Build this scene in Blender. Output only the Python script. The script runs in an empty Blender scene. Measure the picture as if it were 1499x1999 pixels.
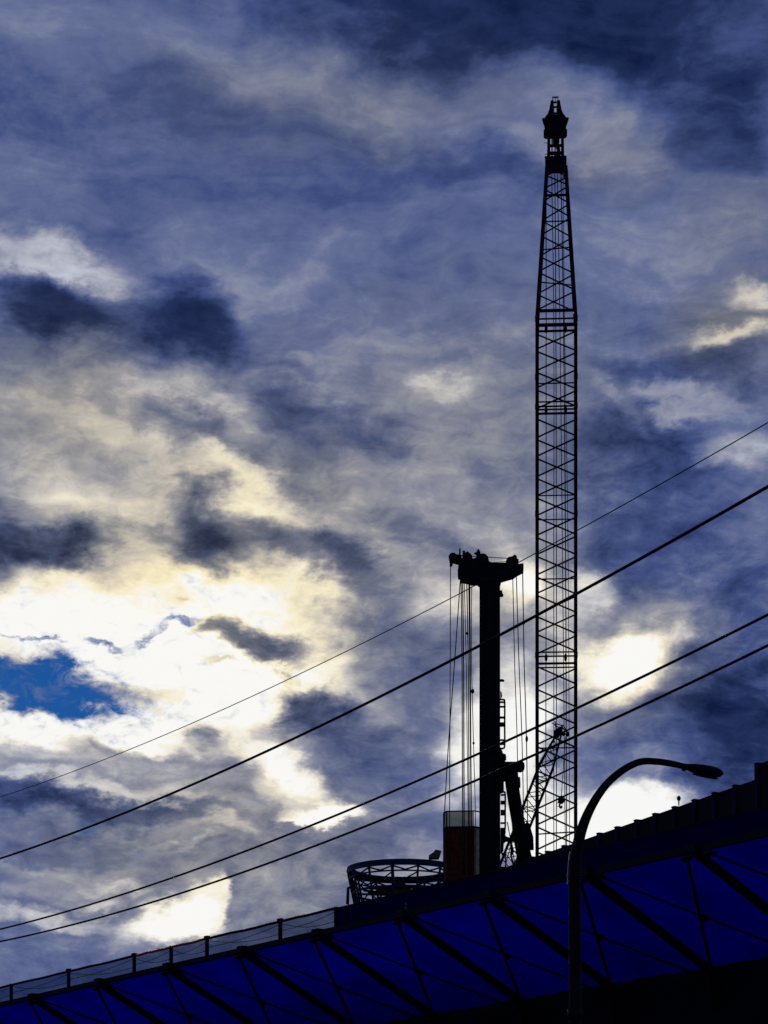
import bpy, bmesh, math, random
from mathutils import Vector, Matrix, Quaternion
random.seed(7)
S = bpy.context.scene
C = S.collection

# ------------------------------------------------------------------ camera
F = 5200.0          # focal length in photograph pixels (photo 1499 x 1999), long lens
HZ = 2600.0         # photograph row of the horizon (below the frame: shifted lens)
EYE = 1.6
cam_d = bpy.data.cameras.new('camera')
cam = bpy.data.objects.new('camera', cam_d); C.objects.link(cam)
cam.location = (0, 0, EYE); cam.rotation_euler = (math.pi/2, 0, 0)
cam_d.sensor_fit = 'VERTICAL'; cam_d.sensor_height = 36.0
cam_d.lens = 36.0*F/1999.0
cam_d.shift_y = (HZ-999.5)/1999.0
cam_d.clip_start = 0.1; cam_d.clip_end = 6000
S.camera = cam
S.render.engine = 'CYCLES'
S.cycles.use_adaptive_sampling = True; S.cycles.adaptive_threshold = .015; S.cycles.adaptive_min_samples = 16
S.cycles.max_bounces = 5; S.cycles.transparent_max_bounces = 12
S.render.resolution_x = 768; S.render.resolution_y = 1024
S.view_settings.view_transform = 'Standard'; S.view_settings.look = 'None'
S.view_settings.exposure = 0.0; S.view_settings.gamma = 1.0
S.view_settings.use_curve_mapping = False

def azel(px, py):
    dx = px-749.5
    return math.atan(dx/F), math.atan((HZ-py)/math.sqrt(F*F+dx*dx))

# ------------------------------------------------------------------ sun
SUN_AZ, SUN_EL = azel(400, 1290)
sd = Vector((math.sin(SUN_AZ)*math.cos(SUN_EL), math.cos(SUN_AZ)*math.cos(SUN_EL), math.sin(SUN_EL)))
sl = bpy.data.lights.new('sun', 'SUN'); sl.energy = 0.7; sl.angle = math.radians(12); sl.color = (1, .9, .74)
so = bpy.data.objects.new('sun', sl); C.objects.link(so)
so.rotation_euler = (-sd).to_track_quat('-Z', 'Y').to_euler()
so.location = (0, 0, 200)

# ------------------------------------------------------------------ world: clear sky behind layers of cloud
W = bpy.data.worlds.new('World'); S.world = W; W.use_nodes = True
nt = W.node_tree; N = nt.nodes; L = nt.links; N.clear()
def srgb(r, g, b):
    f = lambda c: (c/255/12.92) if c/255 <= .04045 else ((c/255+.055)/1.055)**2.4
    return (f(r), f(g), f(b), 1)
def setin(n, i, v):
    if hasattr(v, 'is_output') or isinstance(v, bpy.types.NodeSocket): L.new(v, n.inputs[i])
    else: n.inputs[i].default_value = v
def M(op, a, b=0.0, c=0.0, clamp=False):
    n = N.new('ShaderNodeMath'); n.operation = op; n.use_clamp = clamp
    setin(n, 0, a); setin(n, 1, b); setin(n, 2, c); return n.outputs[0]
def VM(op, a, b=None, sc=None):
    n = N.new('ShaderNodeVectorMath'); n.operation = op
    setin(n, 0, a)
    if b is not None: setin(n, 1, b)
    if sc is not None: setin(n, 3, sc)
    return n
def MR(v, a, b, c, d, mode='SMOOTHSTEP'):
    n = N.new('ShaderNodeMapRange'); n.interpolation_type = mode
    setin(n, 0, v)
    for i, q in enumerate((a, b, c, d)): setin(n, i+1, q)
    return n.outputs[0]
def NOISE(vec, scale, detail=6, rough=.55, lac=2.1, dist=0.0):
    n = N.new('ShaderNodeTexNoise'); n.noise_dimensions = '2D'
    setin(n, 'Vector', vec); n.inputs['Scale'].default_value = scale
    n.inputs['Detail'].default_value = detail; n.inputs['Roughness'].default_value = rough
    n.inputs['Lacunarity'].default_value = lac; n.inputs['Distortion'].default_value = dist
    return n
def FMIX(f, a, b):
    n = N.new('ShaderNodeMix'); n.data_type = 'FLOAT'
    setin(n, 0, f); setin(n, 2, a); setin(n, 3, b); return n.outputs[0]
def CMIX(f, a, b):
    n = N.new('ShaderNodeMix'); n.data_type = 'RGBA'
    setin(n, 0, f); setin(n, 6, a); setin(n, 7, b); return n.outputs[2]

tc = N.new('ShaderNodeTexCoord')
D = VM('NORMALIZE', tc.outputs['Generated']).outputs[0]
sx = N.new('ShaderNodeSeparateXYZ'); L.new(D, sx.inputs[0])
AZ = M('ARCTAN2', sx.outputs[0], sx.outputs[1])
EL = M('ARCSINE', sx.outputs[2])
K = 5.2                                     # sky angles in units of about 11 degrees
cu = N.new('ShaderNodeCombineXYZ')
L.new(M('MULTIPLY', AZ, K), cu.inputs[0]); L.new(M('MULTIPLY', EL, K), cu.inputs[1])
UV = cu.outputs[0]
# stretch so that the noise forms lie flat as cloud decks do
UVs = VM('MULTIPLY', UV, (0.72, 1.25, 1)).outputs[0]
UVr = N.new('ShaderNodeMapping'); L.new(UVs, UVr.inputs[0]); UVr.inputs['Rotation'].default_value = (0, 0, math.radians(14))
UVs = UVr.outputs[0]
n1 = NOISE(UVs, 4.5, 2, .5)
n2 = NOISE(UVs, 15, 4.5, .6)
w1 = VM('SUBTRACT', n1.outputs['Color'], (.5, .5, .5)).outputs[0]
w2 = VM('SUBTRACT', n2.outputs['Color'], (.5, .5, .5)).outputs[0]
wv = VM('ADD', VM('SCALE', w1, sc=.14).outputs[0], VM('SCALE', w2, sc=.075).outputs[0]).outputs[0]
P = VM('MULTIPLY', VM('ADD', UV, wv).outputs[0], (1, 1, 0)).outputs[0]
rag = NOISE(VM('ADD', UVs, (3.1, 7.7, 0)).outputs[0], 9, 6, .62, 2.2, .3).outputs[0]
ragc = M('SUBTRACT', rag, .5)
fine = NOISE(VM('ADD', UVs, (11.3, 2.2, 4)).outputs[0], 24, 4.5, .6, 2.2, .4).outputs[0]
finec = M('SUBTRACT', fine, .5)
stv = N.new('ShaderNodeMapping'); L.new(UV, stv.inputs[0]); stv.inputs['Rotation'].default_value = (0, 0, math.radians(9)); stv.inputs['Scale'].default_value = (.42, 1.9, 1)
streak = M('SUBTRACT', NOISE(VM('ADD', stv.outputs[0], VM('SCALE', w1, sc=.25).outputs[0]).outputs[0], 7, 5, .6).outputs[0], .5)
calm = MR(EL, azel(750,1150)[1], azel(750,250)[1], 1.0, .42)

# each cloud mass is an ellipse on the sky: r2 = dot(quadratic, .) + dot((u, v, ragged), .) + const
VC = azel(750, 1000)[1]*K
psx = N.new('ShaderNodeSeparateXYZ'); L.new(P, psx.inputs[0])
pu = psx.outputs[0]; pv = M('SUBTRACT', psx.outputs[1], VC)
def comb(x, y, z):
    n = N.new('ShaderNodeCombineXYZ'); setin(n, 0, x); setin(n, 1, y); setin(n, 2, z); return n.outputs[0]
Q1 = comb(M('MULTIPLY', pu, pu), M('MULTIPLY', pu, pv), M('MULTIPLY', pv, pv))
Q2 = comb(pu, pv, 1.0); RG = ragc
OUT = 1.3
def mask(cx, cy, rx, ry, rot, alpha, inner, rk):
    a, e = azel(cx, cy); u0 = a*K; v0 = e*K-VC
    th = -math.radians(rot); c, s_ = math.cos(th), math.sin(th); ix, iy = (1000/rx)**2, (1000/ry)**2
    A = c*c*ix+s_*s_*iy; B = 2*c*s_*(ix-iy); Cq = s_*s_*ix+c*c*iy
    Dq = -2*A*u0-B*v0; E = -2*Cq*v0-B*u0; Fq = A*u0*u0+B*u0*v0+Cq*v0*v0
    r2 = M('ADD', VM('DOT_PRODUCT', Q1, (A, B, Cq)).outputs['Value'], VM('DOT_PRODUCT', Q2, (Dq, E, Fq)).outputs['Value'])
    r = M('MULTIPLY_ADD', RG, rk*.85, M('SQRT', M('MAXIMUM', r2, 0.0)))
    return MR(r, inner, OUT, alpha, 0.0)

sundot = VM('DOT_PRODUCT', D, tuple(sd)).outputs['Value']
V = MR(sundot, -1, .95, .27, .43, 'LINEAR')
# (x, y, rx, ry, tilt, value, strength, inner, raggedness): the cloud masses of this sky
LAY = [
 (750,1150,1100,420,0,.54,.8,0,.3), (300,1250,640,520,10,.66,.8,0,.3), (600,420,900,300,6,.36,.8,0,.3),
 (1080,40,720,150,4,.05,1,.1,.5), (250,50,330,80,4,.34,.7,0,.5), (1470,100,110,70,20,.36,.8,0,.8),
 (640,175,560,75,12,.50,.85,0,.7), (60,100,170,70,10,.46,.7,0,.8), (1180,265,300,70,22,.52,.8,0,.6),
 (90,220,200,60,10,.24,.8,0,.9), (340,190,170,60,10,.28,.7,0,.9), (620,320,420,95,9,.31,.8,0,.6),
 (1000,345,330,55,6,.22,.85,0,.6), (1430,260,130,140,15,.10,.95,.1,.7), (1400,430,150,130,30,.42,.8,0,.8),
 (1230,470,210,110,15,.50,.8,0,.8), (870,500,330,120,8,.38,.8,0,.6), (950,450,200,60,5,.46,.6,0,.7),
 (60,350,140,60,10,.50,.8,0,1), (280,410,320,60,8,.33,.7,0,.9), (60,440,140,50,5,.40,.6,0,.9),
 (380,480,130,60,10,.50,.6,0,1), (500,560,230,80,20,.53,.8,0,.9), (700,600,230,110,25,.47,.7,0,.9),
 (130,525,200,45,9,.74,.95,.1,1), (20,610,60,60,0,.55,.8,0,.8),
 (250,660,330,60,3,.22,.9,.1,.6), (110,605,130,55,14,.08,1,.2,.7), (360,610,140,65,20,.08,1,.2,.7),
 (600,660,190,60,10,.46,.7,0,.9), (80,770,300,90,0,.52,.8,0,.7), (80,860,280,90,8,.58,.8,0,.7),
 (580,700,110,22,-3,.55,.8,.1,.9), (660,730,130,22,3,.40,.7,.1,.9), (600,772,150,28,12,.74,.9,.1,1),
 (880,740,80,38,-8,.86,.95,0,1), (800,690,150,50,5,.55,.6,0,1), (380,795,200,50,6,.74,.9,.1,1),
 (280,880,280,55,22,.80,.9,0,.8), (850,840,230,120,20,.57,.8,0,.9), (1000,700,130,90,0,.50,.7,0,.8),
 (575,825,125,85,35,.27,1,.2,1), (390,855,140,45,12,.34,.95,.15,1.1), (690,850,130,65,20,.32,.95,.15,1),
 (640,930,250,60,22,.55,.8,0,1), (950,930,55,40,10,.42,.8,.1,.8), (920,1010,200,80,15,.62,.7,0,.9),
 (1250,620,230,60,0,.42,.7,0,.7), (1180,560,150,60,0,.46,.6,0,.7),
 (1330,940,260,190,35,.17,.95,.1,.8), (1200,745,90,55,20,.25,.9,.1,1), (1400,735,150,55,0,.27,.9,.1,1),
 (1330,800,170,28,5,.62,.9,.1,1.1), (1200,800,80,22,35,.60,.9,.1,1), (1460,880,110,45,15,.66,.9,.1,1.2),
 (1190,840,80,60,20,.22,.7,0,1), (1440,662,120,26,-4,.80,.9,.1,.7), (1490,570,80,30,14,.78,.9,.1,.8),
 (1390,975,130,40,-25,.50,.6,0,1.2), (1470,1000,80,40,-30,.66,.7,0,1.2),
 (200,960,300,60,22,.80,.85,0,.9), (500,960,230,38,26,.86,.9,.1,.9), (760,1090,140,70,20,.70,.7,0,1),
 (150,1170,300,75,4,.92,.95,.2,1), (470,1170,250,85,18,.99,.95,.25,.9), (620,1130,110,50,30,.90,.8,0,1),
 (20,1050,130,70,10,.15,1,.2,.9), (130,1050,70,65,20,.17,1,.2,.9), (30,1140,90,50,0,.52,.7,0,1.1),
 (385,1040,105,85,25,.15,1,.25,.8), (290,1020,80,35,10,.45,.7,0,1),
 (560,1060,140,38,25,.32,.9,.1,1), (690,1120,95,55,40,.22,.95,.15,1), (800,1030,110,45,20,.40,.8,0,1.1),
 (760,1190,110,80,35,.38,.85,.1,1), (880,1165,130,45,-20,.78,.8,.1,1), (860,1230,70,60,0,.42,.7,0,1),
 (250,1255,430,85,5,1.1,1,.45,.8), (480,1330,280,80,14,1.1,1,.4,.9), (120,1420,310,48,2,1.08,1,.35,1), (610,1235,120,60,35,.98,.85,.1,1), (330,1395,220,34,2,1.08,.9,.3,1),
 (500,1253,120,36,14,.32,.97,.25,.9), (410,1235,65,24,0,.50,.8,.1,1), (430,1293,60,10,0,.6,.8,.1,1.2),
 (120,1480,260,28,3,.70,.8,.1,1.1), (270,1462,190,26,8,.50,.85,.1,.9), (330,1500,160,35,12,.62,.8,.1,1),
 (400,1420,34,34,0,.40,.8,.1,.8), (530,1430,100,42,-10,.66,.8,.1,1),
 (800,1310,170,95,35,.38,.9,.1,.9), (690,1440,170,85,20,.31,.95,.2,.8), (615,1385,70,45,0,.25,.9,.2,.8),
 (760,1530,170,80,0,.38,.9,.1,.8), (860,1420,70,80,0,.55,.6,0,.9),
 (560,1510,105,52,42,1.06,1,.3,1), (440,1400,60,30,20,.92,.8,.1,1), (490,1450,70,30,40,.92,.8,.1,1),
 (120,1530,330,22,2,.82,.8,.1,.9), (130,1578,290,34,4,.18,.97,.2,.6), (330,1600,120,26,8,.30,.8,.1,.8),
 (80,1650,190,30,-2,.38,.9,.1,.9), (300,1670,230,60,4,.50,.8,.1,1), (480,1570,110,50,20,.54,.8,.1,1),
 (120,1720,200,30,3,.62,.8,.1,1), (190,1745,50,18,0,.84,.8,.1,.9), (150,1690,200,16,6,.70,.6,.1,1),
 (330,1800,150,46,-8,1.08,1,.3,.9), (420,1745,60,36,20,.97,.95,.2,.8), (380,1700,80,20,20,.6,.7,.1,1),
 (300,1560,200,16,10,.78,.7,.1,1.1), (440,1640,90,20,14,.72,.7,.1,1.1), (230,1720,120,14,8,.80,.7,.1,1.2), (360,1660,110,12,6,.74,.6,.1,1.1),
 (70,1830,190,50,-6,.42,.9,.1,.8), (90,1785,150,22,4,.80,.85,.1,1),
 (645,1615,85,36,-12,1.1,1,.35,.9), (560,1580,60,30,30,.86,.7,.1,1),
 (800,1620,110,60,0,.48,.8,0,.7), (800,1700,160,50,0,.55,.7,0,.7),
 (915,1470,70,120,10,.98,.95,.15,.9), (1005,1440,75,150,-10,1.06,1,.2,.8), (1010,1130,75,65,0,1.02,.95,.2,.9),
 (960,1240,70,60,0,.60,.6,0,.9), (1080,1040,60,90,0,.60,.6,0,1), (1090,1250,60,120,0,.82,.8,.1,.8),
 (1160,1150,65,45,-30,.82,.85,.1,1), (1205,1290,130,75,-12,1.1,1,.3,.9), (1310,1250,60,35,-30,.84,.8,.1,1),
 (1340,1170,130,60,-25,.56,.8,.1,1), (1250,1080,170,60,25,.30,.8,.1,.9), (1380,1050,170,50,-28,.28,.7,0,.9),
 (1450,1380,220,170,-10,.07,.98,.1,.6), (1470,1130,100,70,-20,.27,.8,0,.9), (1290,1440,150,70,-15,.33,.85,.1,.7),
 (1230,1500,150,40,0,.50,.7,0,.7), (1110,1420,60,70,0,.6,.7,0,.8), (1400,1530,160,60,-15,.18,.9,.1,.5),
 (1060,1560,110,60,0,.95,.9,.1,.8), (1215,1600,170,58,-6,1.12,1,.4,.7), (1085,1640,90,65,0,1.1,1,.3,.6),
]
WARM = [(380,1120,800,560,1), (650,190,700,170,.55), (1220,1290,260,200,.8), (1440,640,220,170,.9), (980,1130,330,300,.7), (120,800,420,260,.9), (1200,300,300,110,.5), (900,850,560,380,.65), (420,1650,600,300,.8), (1430,430,200,160,.5)]
GAPS = [(100,1340,215,54,4,1.1,1), (180,1264,42,11,0,1,.7), (285,1226,42,13,-14,1,.6), (365,1200,48,9,-4,1,.5), (30,1245,80,8,8,1,.6)]
def ramp(v, stops):
    n = N.new('ShaderNodeValToRGB'); L.new(v, n.inputs[0]); r = n.color_ramp
    r.interpolation = 'LINEAR'
    while len(r.elements) < len(stops): r.elements.new(.5)
    for el, (p, c) in zip(r.elements, stops): el.position = p; el.color = srgb(*c)
    return n.outputs[0]
COOL = [(0,(13,27,66)), (.15,(32,49,96)), (.3,(62,80,136)), (.45,(98,111,156)), (.6,(145,151,176)), (.75,(188,195,215)), (.9,(234,236,240)), (1,(247,247,246))]
WARMR = [(0,(22,30,54)), (.15,(48,54,74)), (.3,(78,84,100)), (.45,(112,114,122)), (.6,(152,149,146)), (.75,(210,199,176)), (.88,(249,236,196)), (1,(250,249,244))]
TEXA = M('MULTIPLY_ADD', streak, .30, M('MULTIPLY', M('MULTIPLY_ADD', ragc, .30, M('MULTIPLY', finec, .27)), calm))
TOWV = M('MULTIPLY_ADD', ragc, .25, .47)
VB = V
WRP = 55.0                                        # how far the warp can carry a mass, in photograph pixels
def touches(box, cx, cy, rx, ry, rot, rk):
    if box is None: return True
    g_ = OUT+rk*.85*.3; th = math.radians(rot)
    ex = g_*math.hypot(rx*math.cos(th), ry*math.sin(th))+WRP; ey = g_*math.hypot(rx*math.sin(th), ry*math.cos(th))+WRP
    return not (cx+ex < box[0] or cx-ex > box[2] or cy+ey < box[1] or cy-ey > box[3])
def inside_only(cx, cy, rx, ry, rot, rk):          # wholly inside the detailed part of the sky
    g_ = OUT+rk*.85*.3; ex = g_*max(rx, ry)+WRP
    return cx-ex > FR[0] and cx+ex < FR[2] and cy-ex > FR[1] and cy+ex < FR[3]
FR = (-60, -60, 1560, 2060)
P2 = VM('MULTIPLY', VM('ADD', UV, VM('SCALE', w2, sc=.10).outputs[0]).outputs[0], (1, 1, 0)).outputs[0]
SHARED = [('q1', 'NodeSocketVector', Q1), ('q2', 'NodeSocketVector', Q2), ('p2', 'NodeSocketVector', P2), ('base', 'NodeSocketFloat', VB),
          ('texture', 'NodeSocketFloat', TEXA), ('tower', 'NodeSocketFloat', TOWV), ('fine', 'NodeSocketFloat', finec), ('rag', 'NodeSocketFloat', ragc)]
def sky_leaf(box, outer=False):
    global N, L, Q1, Q2, RG
    keep = lambda *q: (not inside_only(*q)) if outer else touches(box, *q)
    world = (N, L, Q1, Q2, RG)
    grp = bpy.data.node_groups.new('sky_patch', 'ShaderNodeTree')
    for nm, ty, _ in SHARED: grp.interface.new_socket(nm, in_out='INPUT', socket_type=ty)
    grp.interface.new_socket('colour', in_out='OUTPUT', socket_type='NodeSocketColor')
    N, L = grp.nodes, grp.links
    gi = N.new('NodeGroupInput'); go = N.new('NodeGroupOutput')
    Q1, Q2, p2, V, tex, towv, fin, RG = gi.outputs[:8]
    for (cx, cy, rx, ry, rot, val, al, inn, rk) in LAY:
        if keep(cx, cy, rx, ry, rot, rk): V = FMIX(mask(cx, cy, rx, ry, rot, al, inn, rk), V, val)
    if keep(600, 1740, 160, 130, 0, .5):           # a towering cloud with a hard sunlit rim on its left side
        a, e = azel(600, 1740)
        tm = N.new('ShaderNodeMapping'); tm.vector_type = 'TEXTURE'
        L.new(p2, tm.inputs[0]); tm.inputs['Location'].default_value = (a*K, e*K, 0); tm.inputs['Scale'].default_value = (.155, .125, 1)
        tr = VM('LENGTH', VM('MULTIPLY', tm.outputs[0], VM('ABSOLUTE', tm.outputs[0]).outputs[0]).outputs[0]).outputs['Value']
        V = FMIX(MR(tr, .86, 1.12, .92, 0), V, towv)
    V = M('ADD', V, tex, clamp=True)
    wm = .2
    for (cx, cy, rx, ry, al) in WARM:
        if keep(cx, cy, rx, ry, 0, .4): wm = M('MAXIMUM', wm, mask(cx, cy, rx, ry, 0, al, 0, .4))
    col = VM('SCALE', CMIX(wm, ramp(V, COOL), ramp(V, WARMR)), sc=10.0).outputs[0]
    gap = None
    for (cx, cy, rx, ry, rot, rk, al) in GAPS:
        if keep(cx, cy, rx, ry, rot, rk): gap = M('MAXIMUM', gap if gap is not None else 0.0, mask(cx, cy, rx, ry, rot, al, .45, rk))
    if gap is not None:
        sky = N.new('ShaderNodeTexSky'); sky.sky_type = 'NISHITA'; sky.sun_disc = False
        sky.sun_elevation = SUN_EL; sky.sun_rotation = SUN_AZ
        sky.air_density = 1.0; sky.dust_density = 0.0; sky.ozone_density = 4.0
        blue = VM('MULTIPLY', sky.outputs[0], (.06, .22, .46)).outputs[0]
        gm = MR(M('ADD', gap, M('MULTIPLY', fin, 1.5)), .05, 1.05, 0, 1)
        col = CMIX(gm, col, blue)
    L.new(col, go.inputs[0])
    N, L, Q1, Q2, RG = world
    g_ = N.new('ShaderNodeGroup'); g_.node_tree = grp
    for i, (_, _, so_) in enumerate(SHARED): L.new(so_, g_.inputs[i])
    bg = N.new('ShaderNodeBackground'); bg.inputs[1].default_value = 0.1
    L.new(g_.outputs[0], bg.inputs[0]); return bg.outputs[0]
def lerp_shader(f, a, b):
    n = N.new('ShaderNodeMixShader'); setin(n, 0, f); L.new(a, n.inputs[1]); L.new(b, n.inputs[2]); return n.outputs[0]
# the sky is evaluated in patches only to save time: every patch holds all the masses that reach into it
su = M('MULTIPLY', AZ, K); sv = M('MULTIPLY', EL, K)
def build(x0, y0, x1, y1, nx, ny):
    if nx == 1 and ny == 1: return sky_leaf((x0, y0, x1, y1))
    if nx >= ny:
        h = nx//2; xm = x0+(x1-x0)*h/nx
        return lerp_shader(M('GREATER_THAN', su, azel(xm, 1000)[0]*K), build(x0, y0, xm, y1, h, ny), build(xm, y0, x1, y1, nx-h, ny))
    h = ny//2; ym = y0+(y1-y0)*h/ny
    return lerp_shader(M('LESS_THAN', sv, azel(750, ym)[1]*K), build(x0, y0, x1, ym, nx, h), build(x0, ym, x1, y1, nx, ny-h))
inner_sky = build(FR[0], FR[1], FR[2], FR[3], 5, 7)
ub = (azel(FR[0]+20, 1000)[0]*K, azel(FR[2]-20, 1000)[0]*K); vb = (azel(750, FR[3]-20)[1]*K, azel(750, FR[1]+20)[1]*K)
inb = M('MULTIPLY', M('MULTIPLY', M('GREATER_THAN', su, ub[0]), M('LESS_THAN', su, ub[1])), M('MULTIPLY', M('GREATER_THAN', sv, vb[0]), M('LESS_THAN', sv, vb[1])))
wo = N.new('ShaderNodeOutputWorld')
L.new(lerp_shader(inb, sky_leaf(None, True), inner_sky), wo.inputs[0])

# ------------------------------------------------------------------ materials
def mat(name, col, rough=.6, metal=0.0, var=.25, scale=3.0, bump=0.0, spec=.3):
    m = bpy.data.materials.new(name); m.use_nodes = True
    t = m.node_tree; b = t.nodes['Principled BSDF']
    no = t.nodes.new('ShaderNodeTexNoise'); no.inputs['Scale'].default_value = scale; no.inputs['Detail'].default_value = 6
    cn = t.nodes.new('ShaderNodeTexCoord'); t.links.new(cn.outputs['Object'], no.inputs['Vector'])
    r = t.nodes.new('ShaderNodeValToRGB')
    r.color_ramp.elements[0].position = .3; r.color_ramp.elements[1].position = .7
    r.color_ramp.elements[0].color = tuple(c*(1-var) for c in col)+(1,)
    r.color_ramp.elements[1].color = tuple(c*(1+var) for c in col)+(1,)
    t.links.new(no.outputs[0], r.inputs[0]); t.links.new(r.outputs[0], b.inputs['Base Color'])
    b.inputs['Roughness'].default_value = rough; b.inputs['Metallic'].default_value = metal
    b.inputs['Specular IOR Level'].default_value = spec
    if bump:
        bp = t.nodes.new('ShaderNodeBump'); bp.inputs['Strength'].default_value = bump
        t.links.new(no.outputs[0], bp.inputs['Height']); t.links.new(bp.outputs[0], b.inputs['Normal'])
    return m
BLACK = mat('black_painted_steel', (.006, .006, .009), .7, spec=.1)
DARKBLUE = mat('navy_painted_steel', (.012, .022, .06), .6, spec=.2)
ROPE = mat('greased_wire_rope', (.006, .006, .008), .8, spec=.1)
CABLE = mat('cable_sheath', (.008, .006, .009), .7, spec=.1)
RUST = mat('red_brown_primer', (.085, .016, .005), .8, var=.5, scale=6, spec=.15)
OCHRE = mat('ochre_lit_face', (.42, .38, .19), .8, var=.35, scale=5, spec=.15)  # lighter tone paints the light on the tank's right-hand face
OLIVE = mat('olive_sheet', (.10, .10, .06), .8, spec=.1)
REDRAIL = mat('red_bloom_rail', (.6, .025, .012), .5, spec=.2)  # red bloom of the bright sky, put into the rail's colour
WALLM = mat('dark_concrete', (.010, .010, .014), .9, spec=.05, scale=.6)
HOARD = mat('dark_sheet_steel', (.008, .008, .011), .8, spec=.08)
HPOST = mat('dark_blue_post', (.006, .006, .04), .8, spec=.08)
GROUND = mat('asphalt', (.05, .05, .05), .9, scale=.8, bump=.2)
PALE = mat('pale_grey_highlight', (.55, .55, .55), .5)  # pale tone of the painted highlight on the lamp pole
LENS = mat('lamp_glass', (.02, .02, .025), .3)
def sheetmat(name, trans, diff, clear=0.0, clearcol=(1, 1, 1), scale=.6):
    m = bpy.data.materials.new(name); m.use_nodes = True
    t = m.node_tree; t.nodes.clear()
    o = t.nodes.new('ShaderNodeOutputMaterial')
    a = t.nodes.new('ShaderNodeBsdfTranslucent'); b = t.nodes.new('ShaderNodeBsdfDiffuse')
    cn = t.nodes.new('ShaderNodeTexCoord'); no = t.nodes.new('ShaderNodeTexNoise')
    no.inputs['Scale'].default_value = scale; no.inputs['Detail'].default_value = 5
    t.links.new(cn.outputs['Object'], no.inputs['Vector'])
    r = t.nodes.new('ShaderNodeValToRGB')
    r.color_ramp.elements[0].position = .3; r.color_ramp.elements[1].position = .7
    r.color_ramp.elements[0].color = tuple(c*.62 for c in trans)+(1,); r.color_ramp.elements[1].color = tuple(c*1.25 for c in trans)+(1,)
    t.links.new(no.outputs[0], r.inputs[0]); t.links.new(r.outputs[0], a.inputs[0])
    b.inputs[0].default_value = tuple(diff)+(1,)
    ad = t.nodes.new('ShaderNodeAddShader'); t.links.new(a.outputs[0], ad.inputs[0]); t.links.new(b.outputs[0], ad.inputs[1])
    out = ad.outputs[0]
    if clear:
        tr = t.nodes.new('ShaderNodeBsdfTransparent'); tr.inputs[0].default_value = tuple(clearcol)+(1,)
        mx = t.nodes.new('ShaderNodeMixShader'); mx.inputs[0].default_value = clear
        t.links.new(out, mx.inputs[1]); t.links.new(tr.outputs[0], mx.inputs[2]); out = mx.outputs[0]
    t.links.new(out, o.inputs[0]); return m
TARP = sheetmat('blue_tarpaulin', (.0004, .0005, .25), (.0005, .0006, .03), scale=.55)
FASCIA = sheetmat('navy_sheet', (.0006, .0008, .06), (.0008, .001, .05))
NET = sheetmat('blue_safety_net', (.004, .01, .05), (.003, .006, .03), .36, (.55, .68, .95))
TANKNET = sheetmat('olive_guard_mesh', (.05, .05, .035), (.03, .03, .02), .42, (.55, .55, .42))

# ------------------------------------------------------------------ helpers
def tag(o, label, cat, group=None, kind=None):
    if label: o['label'] = label
    if cat: o['category'] = cat
    if group: o['group'] = group
    if kind: o['kind'] = kind
    return o
def thing(name, loc, label, cat, rz=0, group=None):
    o = bpy.data.objects.new(name, None); C.objects.link(o)
    o.location = loc; o.rotation_euler = (0, 0, rz); o.empty_display_size = .5
    return tag(o, label, cat, group)
def link(name, me, m, parent=None):
    if m is not None and not me.materials: me.materials.append(m)
    o = bpy.data.objects.new(name, me); C.objects.link(o); o.parent = parent
    return o
def mesh(name, verts, faces, m, parent=None, smooth=False):
    me = bpy.data.meshes.new(name); me.from_pydata([tuple(v) for v in verts], [], faces); me.update()
    bm = bmesh.new(); bm.from_mesh(me); bmesh.ops.recalc_face_normals(bm, faces=bm.faces); bm.to_mesh(me); bm.free()
    if smooth:
        for p in me.polygons: p.use_smooth = True
    return link(name, me, m, parent)
_unit = {}
def unit(kind, m):
    k = (kind, m.name)
    if k in _unit: return _unit[k]
    bm = bmesh.new()
    if kind == 'cyl':
        bmesh.ops.create_cone(bm, cap_ends=True, segments=8, radius1=1, radius2=1, depth=1)
        bmesh.ops.translate(bm, verts=bm.verts, vec=(0, 0, .5))
    elif kind == 'box': bmesh.ops.create_cube(bm, size=1)
    elif kind == 'disc': bmesh.ops.create_cone(bm, cap_ends=True, segments=20, radius1=1, radius2=1, depth=1)
    elif kind == 'ball': bmesh.ops.create_icosphere(bm, subdivisions=2, radius=1)
    me = bpy.data.meshes.new(kind); bm.to_mesh(me); bm.free(); me.materials.append(m)
    _unit[k] = me; return me
def bar(name, parent, p, q, r, m, r2=None):
    p = Vector(p); q = Vector(q); d = q-p
    o = bpy.data.objects.new(name, unit('cyl', m)); C.objects.link(o); o.parent = parent
    o.location = p; o.rotation_mode = 'QUATERNION'; o.rotation_quaternion = d.to_track_quat('Z', 'Y')
    o.scale = (r, r2 or r, d.length); return o
def beam(name, parent, p, q, w, h, m, up=(0, 0, 1)):
    """square-section member from p to q, w across and h along 'up'"""
    p = Vector(p); q = Vector(q); z = (q-p); ln = z.length; z.normalize()
    x = Vector(up).cross(z); x.normalize(); y = z.cross(x)
    o = bpy.data.objects.new(name, unit('box', m)); C.objects.link(o); o.parent = parent
    o.location = (p+q)/2; o.rotation_mode = 'QUATERNION'
    o.rotation_quaternion = Matrix((x, y, z)).transposed().to_quaternion()
    o.scale = (w, h, ln); return o
def box(name, parent, c, s, m, rot=(0, 0, 0)):
    o = bpy.data.objects.new(name, unit('box', m)); C.objects.link(o); o.parent = parent
    o.location = c; o.scale = s; o.rotation_euler = rot; return o
def disc(name, parent, c, r, t, m):      # sheave wheel, axis along y
    o = bpy.data.objects.new(name, unit('disc', m)); C.objects.link(o); o.parent = parent
    o.location = c; o.scale = (r, r, t); o.rotation_euler = (math.pi/2, 0, 0); return o
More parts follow.
